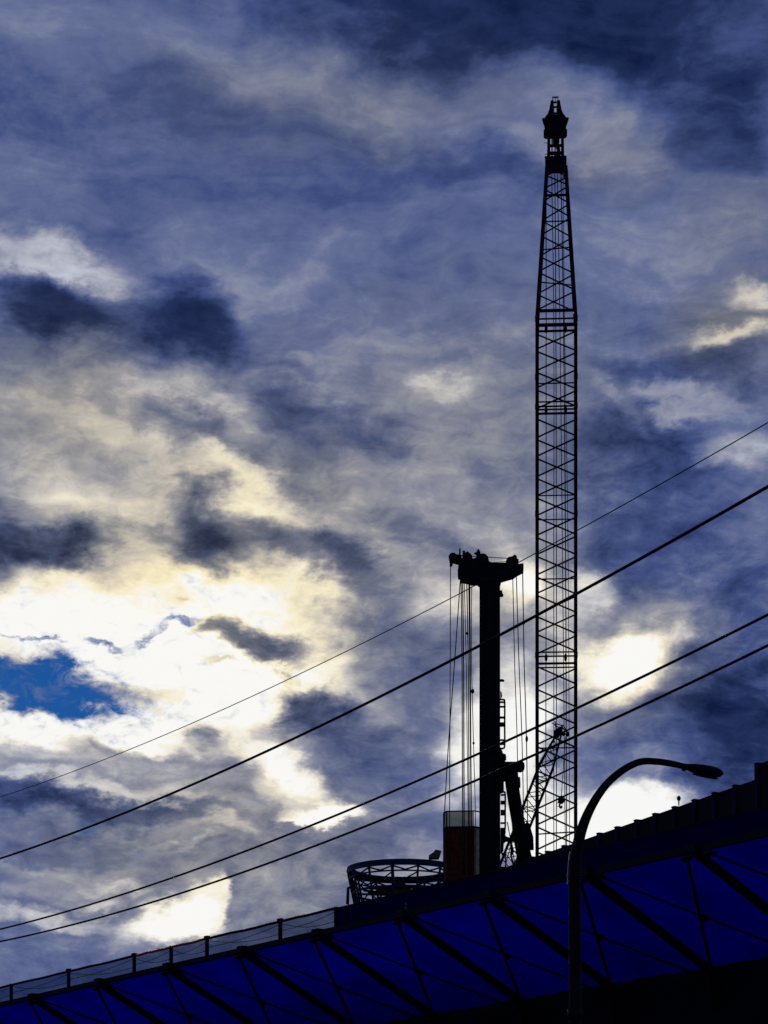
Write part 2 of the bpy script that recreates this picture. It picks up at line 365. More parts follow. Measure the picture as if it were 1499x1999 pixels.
def prism(name, parent, pts, y0, y1, m, bev=.02):
    n = len(pts)
    vs = [(x, y0, z) for x, z in pts]+[(x, y1, z) for x, z in pts]
    fs = [tuple(range(n)), tuple(range(n, 2*n))]+[(i, (i+1) % n, n+(i+1) % n, n+i) for i in range(n)]
    return mesh(name, vs, fs, m, parent)
def tube(name, parent, pts, rad, m, seg=10, caps=True):
    pts = [Vector(p) for p in pts]
    rad = rad if isinstance(rad, (list, tuple)) else [rad]*len(pts)
    vs = []; fs = []
    ref = Vector((0.3, 1, .1)).normalized()
    for i, p in enumerate(pts):
        t = (pts[min(i+1, len(pts)-1)]-pts[max(i-1, 0)]).normalized()
        a = ref.cross(t)
        if a.length < 1e-3: a = Vector((1, 0, 0)).cross(t)
        a.normalize(); b = t.cross(a)
        for k in range(seg):
            an = 2*math.pi*k/seg
            vs.append(p+(a*math.cos(an)+b*math.sin(an))*rad[i])
    for i in range(len(pts)-1):
        for k in range(seg):
            k2 = (k+1) % seg
            fs.append((i*seg+k, i*seg+k2, (i+1)*seg+k2, (i+1)*seg+k))
    if caps: fs += [tuple(range(seg)), tuple(range((len(pts)-1)*seg, len(pts)*seg))]
    return mesh(name, vs, fs, m, parent, smooth=True)
def smooth_path(pts, n=6):
    out = []
    P_ = [Vector(p) for p in pts]
    for i in range(len(P_)-1):
        a = P_[max(i-1, 0)]; b = P_[i]; c = P_[i+1]; d = P_[min(i+2, len(P_)-1)]
        for k in range(n):
            t = k/n
            out.append(.5*((2*b)+(c-a)*t+(2*a-5*b+4*c-d)*t*t+(3*b-a-3*c+d)*t**3))
    out.append(P_[-1]); return out

# ------------------------------------------------------------------ ground
g = mesh('ground', [(-1500, -600, 0), (1500, -600, 0), (1500, 2500, 0), (-1500, 2500, 0)], [(0, 1, 2, 3)], GROUND)
tag(g, 'dark asphalt ground of the street and site', 'ground', kind='structure')

# ------------------------------------------------------------------ elevated wall and protective canopy
ZB = 12.72+EYE                                    # height of the canopy's outer edge
P0 = Vector((8.215, 70.0, 0)); DR = Vector((-.569, .822, 0)).normalized(); IN = Vector((.822, .569, 0)).normalized()
WID, DROP = 4.5, 2.25
def edge(s, w=0.0, z=0.0): return P0+DR*s+IN*w+Vector((0, 0, z))
def s_of(px):                                     # where a sight line in plan meets the outer edge
    k = (px-749.5)/F
    return (k*P0.y-P0.x)/(DR.x-k*DR.y)
S0, S1 = -14.0, 50.0
zi = ZB-DROP
wall = thing('site_wall', edge(15, WID+4), 'black concrete wall carrying the blue canopy', 'wall')
def loc(o, v): return Vector(v)-o.location
def slab(name, parent, s0, s1, w0, w1, z0, z1, m):
    vs = [loc(parent, edge(s, w, z)) for z in (z0, z1) for (s, w) in ((s0, w0), (s1, w0), (s1, w1), (s0, w1))]
    return mesh(name, vs, [(0, 1, 2, 3), (4, 5, 6, 7), (0, 1, 5, 4), (1, 2, 6, 5), (2, 3, 7, 6), (3, 0, 4, 7)], m, parent)
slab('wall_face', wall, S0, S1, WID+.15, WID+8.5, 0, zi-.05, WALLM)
slab('shade_upstand', wall, S0, 14, WID+.25, WID+.55, zi-.06, zi+.7, WALLM); slab('shade_upstand', wall, 14, S1, WID+.25, WID+.55, zi-.06, zi+2.3, WALLM)  # unseen upstands, added and stepped in height to shade the blue sheets

can = thing('protective_canopy', edge(15, 0, 0)+Vector((0, 0, zi)), 'sloping canopy of blue translucent sheets on black outriggers and cross braces', 'canopy')
cl = lambda v: loc(can, v)
ribs = [s_of(x) for x in (1590, 1360, 1150, 960, 790, 625, 478, 332, 198, 68, -55)]
def under(s, f, d=0.0):                            # point on the sloping underside, f from outer edge 0 to wall 1
    return edge(s, WID*f, ZB-DROP*f-d)
for i, s in enumerate(ribs):
    beam('outrigger', can, cl(under(s, -.012, .14)), cl(under(s, 1.03, .14)), .19, .20, BLACK, up=(0, 0, 1))
    beam('knee_bracket', can, cl(under(s, .97, .25)), cl(edge(s, WID+.1, zi-1.2)), .22, .22, BLACK, up=IN)
    box('edge_joint', can, cl(edge(s, -.05, ZB-.02)), (.36, .34, .22), BLACK, (0, 0, math.atan2(DR.y, DR.x)))
for i in range(len(ribs)-1):
    a, b = ribs[i]+.14, ribs[i+1]-.14              # a nearer, b farther
    n = 14; k = 10; vs = []; fs = []; ph = random.uniform(0, 6)
    for u in range(n+1):
        for v in range(k+1):
            s = a-.13+(b-a+.26)*u/n; f = v/k
            sag = .12*math.sin(math.pi*u/n)*math.sin(math.pi*f)+math.sin(math.pi*u/n)*(.03*math.sin(u*1.9+ph+f*2.5)+.02*math.sin(f*9+ph*2+u*.4))+random.uniform(0, .01)
            vs.append(cl(under(s, f, .02+sag)))
    for u in range(n):
        for v in range(k):
            q = u*(k+1)+v; fs.append((q, q+1, q+k+2, q+k+1))
    mesh('sheet_panel', vs, fs, TARP, can, smooth=True)
    b1 = (under(a+.30, .01, .17), under(b+.1, 1, .24)); b2 = (under(b-.30, .01, .17), under(a+.1, 1, .31))
    bar('cross_brace', can, cl(b1[0]), cl(b1[1]), .050, BLACK)
    bar('cross_brace', can, cl(b2[0]), cl(b2[1]), .032, BLACK)
    mid = (b1[0]+b1[1]+b2[0]+b2[1])/4
    box('brace_clamp', can, cl(mid), (.20, .16, .16), BLACK, (random.uniform(-.2, .2), .3, random.uniform(0, 3)))
    for g0 in (b1[0], b2[0]): box('gusset', can, cl(g0+Vector((0, 0, -.02))), (.34, .20, .05), BLACK, (.2, .2, math.atan2(DR.y, DR.x)))
    beam('edge_beam', can, cl(edge(a, -.02, ZB-.03)), cl(edge(b, -.02, ZB-.03)), .16, .17, BLACK)
SJ = s_of(657)
for i in range(len(ribs)-1):                       # upright navy kickboards along the nearer stretch
    a, b = ribs[i], ribs[i+1]
    if a > SJ: break
    b = min(b, SJ)
    vs = [cl(edge(s, w, z)) for w in (.02, .06) for (s, z) in ((a+.03, ZB+.06), (b-.03, ZB+.06), (b-.03, ZB+.62), (a+.03, ZB+.62))]
    mesh('kickboard', vs, [(0, 1, 2, 3), (4, 5, 6, 7), (0, 1, 5, 4), (1, 2, 6, 5), (2, 3, 7, 6), (3, 0, 4, 7)], FASCIA, can)
    beam('kickboard_rail', can, cl(edge(a, .04, ZB+.645)), cl(edge(b, .04, ZB+.645)), .06, .05, HOARD)

# netted guard fence on the far stretch of the canopy edge
gf = thing('guard_fence', edge(SJ, 0, ZB+.06), 'low guard fence with see-through blue netting along the canopy edge', 'fence')
gl = lambda v: loc(gf, v)
posts = [654, 545, 402, 332, 260, 132, 20, -110]
sp = [s_of(x) for x in posts]
for i, s in enumerate(sp):
    beam('post', gf, gl(edge(s, .04, ZB+.05)), gl(edge(s, .04, ZB+.70)), .10, .10, BLACK, up=IN)
    if i in (1, 2, 4, 5): box('clamp', gf, gl(edge(s, .04, ZB+.70)), (.2, .14, .1), BLACK, (0, 0, math.atan2(DR.y, DR.x)))
    if i == len(sp)-1: break
    t = sp[i+1]
    red = posts[i] in (402, 332)  # rail lengths coloured with the red bloom
    n = 6; pts = [gl(edge(s+(t-s)*k/n, .04, ZB+.655+random.uniform(-.012, .012))) for k in range(n+1)]
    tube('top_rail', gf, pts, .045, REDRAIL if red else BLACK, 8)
    vs = []; fs = []; kk = 10
    for u in range(kk+1):
        for v in range(4):
            vs.append(gl(edge(s+(t-s)*u/kk, .05+random.uniform(-.02, .02), ZB+.06+.58*v/3)))
    for u in range(kk):
        for v in range(3):
            q = u*4+v; fs.append((q, q+1, q+5, q+4))
    mesh('net_panel', vs, fs, NET, gf, smooth=True)
    for h0, h1, sagg in ((.55, .35, .08), (.25, .60, .16)):
        pts = [gl(edge(s+(t-s)*k/8, .02, ZB+h0+(h1-h0)*k/8-sagg*math.sin(math.pi*k/8))) for k in range(9)]
        tube('tie_wire', gf, pts, .010, BLACK, 5)

# dark hoarding of sheet panels standing on the wall top behind the canopy
YH, ZH = 80.0, (HZ-1534)/F*80.0
def hpt(px):                                       # constant height hoarding: plan position along its own straight line
    A = Vector(((1438-749.5)/F*80, 80, 0)); y2 = 80*1066/960.0
    B = Vector(((1136-749.5)/F*y2, y2, 0))
    k = (px-749.5)/F; d = B-A
    t = (k*A.y-A.x)/(d.x-k*d.y); return A+d*t, d.normalized()
A0, hd = hpt(1200)
hb = thing('panel_hoarding', A0+Vector((0, 0, zi)), 'tall black hoarding of upright sheet panels with capped posts', 'hoarding')
hl = lambda v: loc(hb, v)
hang = math.atan2(hd.y, hd.x)
hx = [1580, 1530, 1481, 1438, 1397, 1358, 1319, 1281, 1245, 1207, 1172, 1136, 1103, 1071, 1040, 1010, 982, 955, 930]
zt = ZH+EYE
for i, x in enumerate(hx):
    p, _ = hpt(x); up = .42 if i <= 2 else 0
    box('post', hb, hl(p+Vector((0, 0, (zi-.05+zt+up)/2))), (.16, .2, zt+up-zi+.05), HPOST, (0, 0, hang))
    box('post_cap', hb, hl(p+Vector((0, 0, zt+up+.005))), (.18, .24, .03), HOARD, (0, 0, hang))
    if i < len(hx)-1:
        q, _ = hpt(hx[i+1]); up = .42 if i < 2 else 0
        beam('sheet_panel', hb, hl(p+Vector((0, 0, (zi-.04+zt+up-.02)/2))), hl(q+Vector((0, 0, (zi-.04+zt+up-.02)/2))), .06, zt+up-zi+.02, HOARD)
p, _ = hpt(1325)
wl = thing('warning_lamp', p+Vector((0, 0, zt+.02)), 'tiny round warning lamp on a stem on top of the black hoarding', 'lamp')
bar('stem', wl, (0, 0, 0), (0, 0, .17), .02, BLACK)
b_ = bpy.data.objects.new('globe', unit('ball', BLACK)); C.objects.link(b_); b_.parent = wl; b_.location = (0, 0, .22); b_.scale = (.065, .065, .085)

# ------------------------------------------------------------------ lattice boom crane
class Frame:
    def __init__(s, name, px, Y, label, cat):
        s.k = Y/F; s.cx = px; x = (px-749.5)*s.k
        s.o = thing(name, (x, Y, 0), label, cat, rz=-math.atan2(x, Y))
        s.c = math.cos(math.atan2(x, Y))
    def x(s, px): return (px-s.cx)*s.k*s.c
    def z(s, py): return EYE+(HZ-py)*s.k
    def p(s, px, py, y=0.0): return Vector((s.x(px), y, s.z(py)))
    def poly(s, pts): return [(s.x(a), s.z(b)) for a, b in pts]

cr = Frame('lattice_crane', 1086, 167.0, 'tall black lattice crane boom standing upright with a heavy sheave head', 'crane')
HW = 37.5*cr.k
def chords(name, y0, y1, h0, h1, r):
    bm = bmesh.new()
    for sx_ in (-1, 1):
        for sy in (-1, 1):
            a = Vector((sx_*h0, sy*h0, cr.z(y0))); b = Vector((sx_*h1, sy*h1, cr.z(y1))); d = b-a
            mtx = Matrix.Translation((a+b)/2) @ d.to_track_quat('Z', 'Y').to_matrix().to_4x4()
            bmesh.ops.create_cone(bm, cap_ends=True, segments=10, radius1=r, radius2=r, depth=d.length, matrix=mtx)
    me = bpy.data.meshes.new(name); bm.to_mesh(me); bm.free()
    return link(name, me, BLACK, cr.o)
def zf(py, y): return EYE+(HZ-py)*cr.k*(167.0+y)/167.0    # height at which a point at depth y stands in sight line with row py
def lace(part, nodes, hw, r, phase=0):
    back = HW*2*.31                                # the rear lacing is staggered upwards against the front one
    for i in range(len(nodes)-1):
        ya, yb = nodes[i], nodes[i+1]; ha, hb_ = hw(ya), hw(yb)
        sg = 1 if (i+phase) % 2 == 0 else -1
        for fy in (-1, 1):
            e = -sg*fy
            za, zb = zf(ya-2.5, -ha), zf(yb+2.5, -hb_)
            if fy == 1: za, zb = za+back*ha/HW, zb+back*hb_/HW
            bar('lacing', part, (-e*ha, fy*ha, za), (e*hb_, fy*hb_, zb), r, BLACK)
        za, zb = zf(ya-2.5, 0), zf(yb+2.5, 0)
        for fx in (-1, 1):
            e = sg*fx
            bar('lacing', part, (fx*ha, e*ha, za), (fx*hb_, -e*hb_, zb), r, BLACK)
def cross(part, py, hw, r, tilt=0, face=-1):
    h = hw(py); z = zf(py, face*h)
    bar('cross_bar', part, (-h, face*h, z), (h, face*h, z+tilt), r, BLACK)
    if face == -1:
        for fx in (-1, 1): bar('cross_bar', part, (fx*h, -h, z), (fx*h, h, z+2*h*.3), r, BLACK)
hs = lambda y: HW
def ht(y): return (19.0+(37.5-19.0)*(y-338)/(628-338))*cr.k
def steps(a, b, n): return [a+(b-a)*i/n for i in range(n+1)]
sec = chords('tapered_boom_section', 628, 332, HW, ht(332), .105)
tn = [606, 568, 530, 494, 459, 425, 393, 363, 340]
lace(sec, tn, ht, .05)
for y, t, f_ in ((606, 0, -1), (622, .0, 1), (550, -.25, 1), (487, .12, -1), (432, 0, 1), (381, 0, -1)): cross(sec, y, ht, {606: .11, 622: .06, 381: .085}.get(y, .045), t, f_)
sec = chords('upper_boom_section', 806, 628, HW, HW, .11)
lace(sec, steps(796, 645, 4), hs, .055, 1)
for y, r in ((634, .12), (646, -.08), (748, .045), (784, .05), (793, -.06)): cross(sec, y, hs, abs(r), 0, 1 if r < 0 else -1)
sec = chords('middle_boom_section', 1288, 806, HW, HW, .11)
lace(sec, steps(1278, 815, 12), hs, .055)
for y, r in ((799, -.06), (807, .08), (967, -.04), (1014, .04), (1130, -.045), (1273, .05), (1281, -.055)): cross(sec, y, hs, abs(r), 0, 1 if r < 0 else -1)
sec = chords('lower_boom_section', 1740, 1288, HW, HW, .11)
lace(sec, steps(1740, 1303, 11), hs, .055)
for y, r in ((1295, .075), (1303, -.05), (1460, .045), (1628, -.045)): cross(sec, y, hs, abs(r), .12 if y == 1628 else 0, 1 if r < 0 else -1)
for y in (636, 748, 806, 1014, 1288):              # pin lugs at the chord joints
    for sx_ in (-1, 1):
        box('pin_lug', cr.o, (sx_*HW, -HW, cr.z(y)), (.25, .26, .30), BLACK)
# lowest stretch, hidden behind the wall: joined
bm = bmesh.new()
def addbar(bm, a, b, r, seg=6):
    a = Vector(a); b = Vector(b); d = b-a
    bmesh.ops.create_cone(bm, cap_ends=True, segments=seg, radius1=r, radius2=r, depth=d.length, matrix=Matrix.Translation((a+b)/2) @ d.to_track_quat('Z', 'Y').to_matrix().to_4x4())
for sx_ in (-1, 1):
    for sy in (-1, 1): addbar(bm, (sx_*HW, sy*HW, 2.2), (sx_*HW, sy*HW, cr.z(1740)), .11)
nb = steps(2.2, cr.z(1740), 20)
for i in range(20):
    s_ = 1 if i % 2 else -1
    for f_ in (-1, 1):
        addbar(bm, (-s_*f_*HW, f_*HW, nb[i]), (s_*f_*HW, f_*HW, nb[i+1]), .055); addbar(bm, (f_*HW, -s_*f_*HW, nb[i]), (f_*HW, s_*f_*HW, nb[i+1]), .055)
me = bpy.data.meshes.new('boom_foot'); bm.to_mesh(me); bm.free(); link('boom_foot', me, BLACK, cr.o)['kind'] = 'stuff'
prism('machine_deck', cr.o, [(-3.4, 1.1), (3.4, 1.1), (3.4, 2.6), (2.6, 3.3), (-2.6, 3.3), (-3.4, 2.6)], -1.8, 6.5, BLACK)
for sx_ in (-1, 1): prism('crawler_track', cr.o, [(sx_*2.0, .02), (sx_*3.2, .02), (sx_*3.3, .5), (sx_*3.2, 1.15), (sx_*2.0, 1.15), (sx_*1.9, .5)], -4, 6, BLACK)
# boom ropes and pendants
for xs, r in (((1066, 1066, 1066, 1065), .030), ((1077, 1081, 1081, 1081), .026), ((1083, 1085, 1086, 1086), .030), ((1088, 1093, 1098, 1104), .026), ((1095, 1100, 1104, 1106), .034), ((1069, 1052, 1051, 1051), .020), ((1099, 1102, 1109, 1112), .022)):
    ys = (345, 640, 1100, 1720)
    tube('rope', cr.o, smooth_path([cr.p(x, y, -.3) for x, y in zip(xs, ys)], 5), r, ROPE, 6)
for y in (646, 804, 1286):
    for x in (1066, 1104): 
        o = bpy.data.objects.new('pendant_link', unit('ball', BLACK)); C.objects.link(o); o.parent = cr.o
        o.location = cr.p(x, y, -.3); o.scale = (.10, .12, .26)
# boom head
k = cr.k
hd_ = prism('head_cheek', cr.o, cr.poly([(1065, 310), (1104, 310), (1106, 346), (1101, 344), (1098, 338), (1091, 335), (1078, 335), (1071, 338), (1067, 346), (1063, 346)]), -.30, .30, BLACK)
prism('head_collar', cr.o, cr.poly([(1063.5, 309), (1105.5, 309), (1106, 316), (1103, 320), (1066, 320), (1063.5, 312)]), -.36, .36, BLACK)
for a, b in ((1068.5, 1074), (1095, 1100.5)):
    prism('head_post', cr.o, cr.poly([(a, 266), (b, 266), (b+(1 if a > 1086 else 0), 312), (a-(1 if a < 1086 else 0), 312)]), -.10, .10, BLACK)
for y0, y1 in ((282, 286.5), (296, 302), (305, 311)): box('head_tie', cr.o, cr.p(1085, (y0+y1)/2), (24*k, .12, (y1-y0)*k), BLACK)
for x in (1077.5, 1083.5, 1090): box('head_web', cr.o, cr.p(x, 285), (2.4*k, .10, 40*k), BLACK)
prism('head_web_plate', cr.o, cr.poly([(1079, 281), (1085, 284), (1092, 276), (1092, 268), (1079, 268)]), -.2, .2, BLACK)
prism('head_web_plate', cr.o, cr.poly([(1085, 288), (1089, 296), (1081.5, 302), (1094, 302), (1093, 290)]), -.2, .2, BLACK)
prism('sheave_collar', cr.o, cr.poly([(1061, 257), (1063, 254.5), (1104.5, 254.5), (1107, 257), (1107, 264), (1103, 267.5), (1065, 267.5), (1061, 265)]), -.25, .25, BLACK)
prism('sheave_housing', cr.o, cr.poly([(1062.5, 232), (1105.5, 232), (1104.5, 256), (1063, 256)]), -.22, .22, BLACK)
for y_ in (-.3, .3): disc('sheave', cr.o, cr.p(1084, 246, y_), 18*k, .10, BLACK)
for sgn in (-1, 1):
    X = lambda q: 1084+sgn*q
    prism('side_bracket', cr.o, cr.poly([(X(20), 231), (X(26), 230.5), (X(26), 233), (X(23.8), 240), (X(21), 247), (X(20.5), 240)]), -.08, .08, BLACK)
    prism('head_flare', cr.o, cr.poly([(X(4.5), 206), (X(10.5), 206), (X(12), 215), (X(15), 223), (X(20), 229), (X(20), 233), (X(2.4), 233), (X(2.4), 206)]), -.12, .12, BLACK)
    prism('mast_top_leg', cr.o, cr.poly([(X(3.4), 197), (X(9), 197), (X(9.5), 200), (X(10.5), 208), (X(3.0), 208)]), -.10, .10, BLACK)
    box('top_frame_leg', cr.o, cr.p(X(5.2), 193.5), (1.5*k, .12, 9*k), BLACK)
box('top_frame_bar', cr.o, cr.p(1084, 189.8), (12*k, .12, 1.4*k), BLACK)
box('top_frame_leg', cr.o, cr.p(1083.8, 194), (1.4*k, .08, 8*k), BLACK)
for y in (200, 209, 221): box('top_rung', cr.o, cr.p(1084, y), (10*k, .08, 3.0*k), BLACK)
box('top_web', cr.o, cr.p(1088.5, 214), (2.5*k, .06, 34*k), BLACK)
for y in (249, 279, 301, 308): bar('aerial_rod', cr.o, cr.p(1069, y), cr.p(1062, y-1), .018, BLACK)

# ------------------------------------------------------------------ piling rig
pr = Frame('piling_rig', 956, 130.0, 'black piling rig leader with a T shaped crosshead and hanging ropes', 'piling rig')
q = pr.k
def r3(x, y): return (840+x*.2135, 1040+y*.2135)
def r4(x, y): return (840+x*.2135, 1280+y*.2135)
def r5(x, y): return (840+x*.2135, 1500+y*.2135)
mw = 20.3*q
mast = mesh('leader', *(lambda a, b, z0, z1: ([(-a, -a, z0), (a, -a, z0), (a, a, z0), (-a, a, z0), (-b, -b, z1), (b, -b, z1), (b, b, z1), (-b, b, z1)], [(0, 1, 2, 3), (4, 5, 6, 7), (0, 1, 5, 4), (1, 2, 6, 5), (2, 3, 7, 6), (3, 0, 4, 7)]))(21.3*q, 20*q, .5, pr.z(1128)), BLACK, pr.o)
for sgn in (-1, 1):                                # guide tubes on the leader's front
    bar('guide_tube', pr.o, (sgn*.33, -21*q-.02, 1), (sgn*.33, -20*q-.05, pr.z(1150)), .07, BLACK)
def pp(name, pts, f, t=.5, m=BLACK): return prism(name, pr.o, pr.poly([f(*a) for a in pts]), -t, t, m)
pp('crosshead', [(250, 378), (262, 290), (275, 258), (330, 262), (400, 262), (440, 245), (500, 246), (530, 262), (538, 290), (570, 305), (690, 303), (800, 316), (832, 314), (850, 310), (852, 345), (790, 376), (757, 400), (700, 415), (648, 430), (636, 470), (445, 470), (430, 455), (380, 455), (340, 442), (275, 430), (272, 398), (252, 396)], r3, .55)
pp('sheave_guard', [(250, 395), (440, 440), (430, 425), (400, 440), (370, 405), (300, 400)], r3, .3)
pp('jib_arm', [(175, 262), (168, 240), (165, 222), (205, 196), (220, 188), (236, 204), (285, 210), (290, 282), (255, 280), (205, 268)], r3, .22)
disc('sheave', pr.o, pr.p(*r3(207, 232), -.26), 38*.2135*q, .1, BLACK)
pp('rope_socket', [(176, 285), (190, 268), (205, 284), (196, 300), (176, 302)], r3, .12)
for x, y0, w in ((270, 143, 14), (305, 170, 16)):
    pp('bollard_post', [(x-w/2, y0), (x+w/2, y0), (x+w/2+2, 262), (x-w/2-3, 262)], r3, .08)
pp('bollard_cap', [(292, 168), (319, 168), (316, 182), (295, 182)], r3, .12)
pp('motor', [(292, 200), (325, 192), (340, 182), (352, 192), (376, 212), (384, 232), (388, 268), (292, 268)], r3, .3)
pp('rope_fin', [(400, 186), (420, 180), (432, 158), (443, 150), (456, 176), (464, 205), (460, 252), (412, 252), (424, 205), (412, 196)], r3, .1)
disc('sheave', pr.o, pr.p(*r3(480, 275), -.58), 52*.2135*q, .12, BLACK)
pp('sheave_block', [(690, 310), (690, 272), (705, 255), (735, 240), (772, 216), (790, 232), (792, 252), (808, 262), (806, 272), (796, 280), (796, 316)], r3, .3)
disc('sheave', pr.o, pr.p(*r3(735, 282), -.36), 42*.2135*q, .1, BLACK)
bar('tie_rope', pr.o, pr.p(*r3(230, 203)), pr.p(*r3(740, 238)), .02, ROPE)
bar('tie_rope', pr.o, pr.p(*r3(530, 275)), pr.p(*r3(705, 265)), .02, ROPE)
pp('side_lug', [(630, 535), (656, 535), (658, 562), (668, 570), (664, 582), (640, 582), (630, 590)], r3, .15)
def rope(pts, r, y=-.45): tube('rope', pr.o, smooth_path([pr.p(a, b, y) for a, b in pts], 4), r, ROPE, 6)
rope([(879.5, 1100), (879, 1300), (878, 1500), (877.5, 1700)], .022)
rope([(899, 1130), (888, 1290), (876, 1450), (868, 1590), (866, 1700)], .026)
for x0, x1, x2, r in ((900, 902, 903, .028), (903, 905, 906, .030), (906, 910, 914, .020), (911, 914, 916, .026), (915, 917, 919.5, .026), (917, 918, 920, .030), (921, 920.5, 928, .020)):
    rope([(x0, 1128), (x1, 1290), ((x1+x2)/2, 1450), (x2, 1590), (x2+.4, 1710)], r, random.uniform(-.7, -.2))
for x0, x1, x2, r in ((1000.5, 1004.5, 1011, .022), (1007.5, 1013, 1021, .024), (1020, 1023, 1029, .026)):
    rope([(x0, 1118), ((x0+x1)/2, 1210), (x1, 1300), ((x1+x2)/2+.8, 1420), (x2, 1545), (x2+1, 1700)], r, -.2)
for x, y, a, b in ((910.5, 1240, .07, .06), (912.5, 1241, .06, .06), (922.5, 1353, .09, .12), (924.5, 1454, .06, .07), (1022.5, 1218, .06, .10), (1028, 1445, .07, .16)):
    o = bpy.data.objects.new('rope_clamp', unit('ball', BLACK)); C.objects.link(o); o.parent = pr.o
    o.location = pr.p(x, y, -.4 if x < 950 else -.2); o.scale = (a, .08, b)
def ladder(x0, x1, y0, y1, rungs):
    ld = tube('ladder', pr.o, smooth_path([pr.p(x0-2, y0), pr.p(x1-3, y0), pr.p(x1, y0+5), pr.p(x1, (y0+y1)/2), pr.p(x1, y1-6), pr.p(x1-3, y1), pr.p(x0-2, y1)], 4), .045, BLACK, 8)
    for y, r in rungs: bar('rung', ld, pr.p(x0-2, y), pr.p(x1, y), r, BLACK)
ladder(977.5, 985, 1366, 1461, ((1371, .05), (1380, .05), (1401, .06), (1414, .10), (1416, .08), (1445, .05), (1453, .05)))
ladder(979, 986, 1546, 1622, ((1552, .05), (1567, .10), (1586, .13), (1588, .11), (1607, .05), (1619, .08)))
pp('gear_box', [(640, 330), (652, 345), (656, 370), (645, 385), (640, 390)], r4, .2)
pp('hose_bracket', [(636, 218), (660, 217), (674, 224), (678, 230), (670, 238), (636, 238)], r4, .06)
pp('hose_drum', [(636, 870), (652, 868), (664, 905), (690, 915), (694, 940), (680, 965), (660, 985), (636, 990)], r4, .3)
pp('strut_arm', [(636, 985), (780, 986), (800, 980), (835, 980), (858, 998), (862, 1025), (850, 1046), (825, 1056), (795, 1052), (775, 1066), (700, 1075), (690, 1130), (672, 1142), (672, 1240), (636, 1250)], r4, .4)
tube('back_strut', pr.o, smooth_path([pr.p(995, 1499, .1), pr.p(1002, 1545, .4), pr.p(1012, 1600, .9), pr.p(1027, 1680, 1.6), pr.p(1060, 1850, 3.1), pr.p(1175, 2570, 6.0)], 5), [.30]*3+[.33]*8+[.37]*4+[.42]*11, BLACK, 14)
pp('strut_collar', [(705, 1100), (790, 1075), (802, 1125), (820, 1130), (824, 1195), (715, 1218)], r4, .45)
pp('strut_clamp', [(880, 500), (905, 520), (940, 640), (945, 740), (800, 740), (790, 640)], r5, .35)
pp('cylinder_bracket', [(640, 555), (684, 560), (690, 590), (680, 600), (690, 630), (730, 645), (790, 652), (790, 664), (690, 665), (672, 680), (668, 750), (640, 780)], r5, .25)
pp('hydraulic_cylinder', [(722, 660), (742, 660), (765, 760), (745, 800), (770, 890), (752, 890), (728, 790), (735, 720)], r5, .12)
pp('hose_loop', [(650, 770), (675, 775), (692, 785), (696, 900), (684, 912), (680, 800), (650, 795)], r5, .05)
prism('rig_carriage', pr.o, [(-2.6, 1.0), (4.6, 1.0), (4.6, 2.5), (3.6, 3.4), (-1.6, 3.4), (-2.6, 2.4)], .6, 7.5, BLACK)
for sgn in (-1, 1): prism('crawler_track', pr.o, [(1+sgn*1.9, .02), (1+sgn*3.0, .02), (1+sgn*3.1, .5), (1+sgn*3.0, 1.1), (1+sgn*1.9, 1.1), (1+sgn*1.8, .5)], -1.5, 8.5, BLACK)

# ------------------------------------------------------------------ octagonal tank with guard mesh
tk = Frame('steel_tank', 904, 145.0, 'red brown eight sided steel tank with olive mesh guard around its top', 'tank')
kt = tk.k; R_ = 41*kt
oc = [Vector((x*kt, y*kt, 0)) for x, y in ((-38, -10), (-32, -27), (21, -30), (40, -14), (40, 14), (20, 30), (-22, 30), (-38, 14))]
z0, z1, z2 = 0.0, tk.z(1620), tk.z(1589)
for i in range(8):
    a, b = oc[i], oc[(i+1) % 8]
    m = OCHRE if i == 2 else RUST  # right-hand face carries its light in the colour
    cn = (a+b)/2; nrm = Vector((cn.x, cn.y, 0)).normalized()
    vs = [v+Vector((0, 0, z)) for z in (z0, z1) for v in (a, b, b-nrm*.06, a-nrm*.06)]
    mesh('wall_panel', vs, [(0, 1, 2, 3), (4, 5, 6, 7), (0, 1, 5, 4), (1, 2, 6, 5), (2, 3, 7, 6), (3, 0, 4, 7)], m, tk.o)
    beam('rim', tk.o, a+Vector((0, 0, z1)), b+Vector((0, 0, z1)), .09, .08, BLACK)
    if i in (0, 1, 2, 7): beam('top_rail', tk.o, a+Vector((0, 0, z2)), b+Vector((0, 0, z2)), .06, .06, BLACK)
    bar('corner_post', tk.o, a+Vector((0, 0, z0)), a+Vector((0, 0, z2 if i in (7, 0, 1, 3) else z1)), .035, BLACK)
    if i in (7, 0, 1):
        mesh('guard_mesh', [a+Vector((0, 0, z1)), b+Vector((0, 0, z1)), b+Vector((0, 0, z2)), a+Vector((0, 0, z2))], [(0, 1, 2, 3)], TANKNET, tk.o)

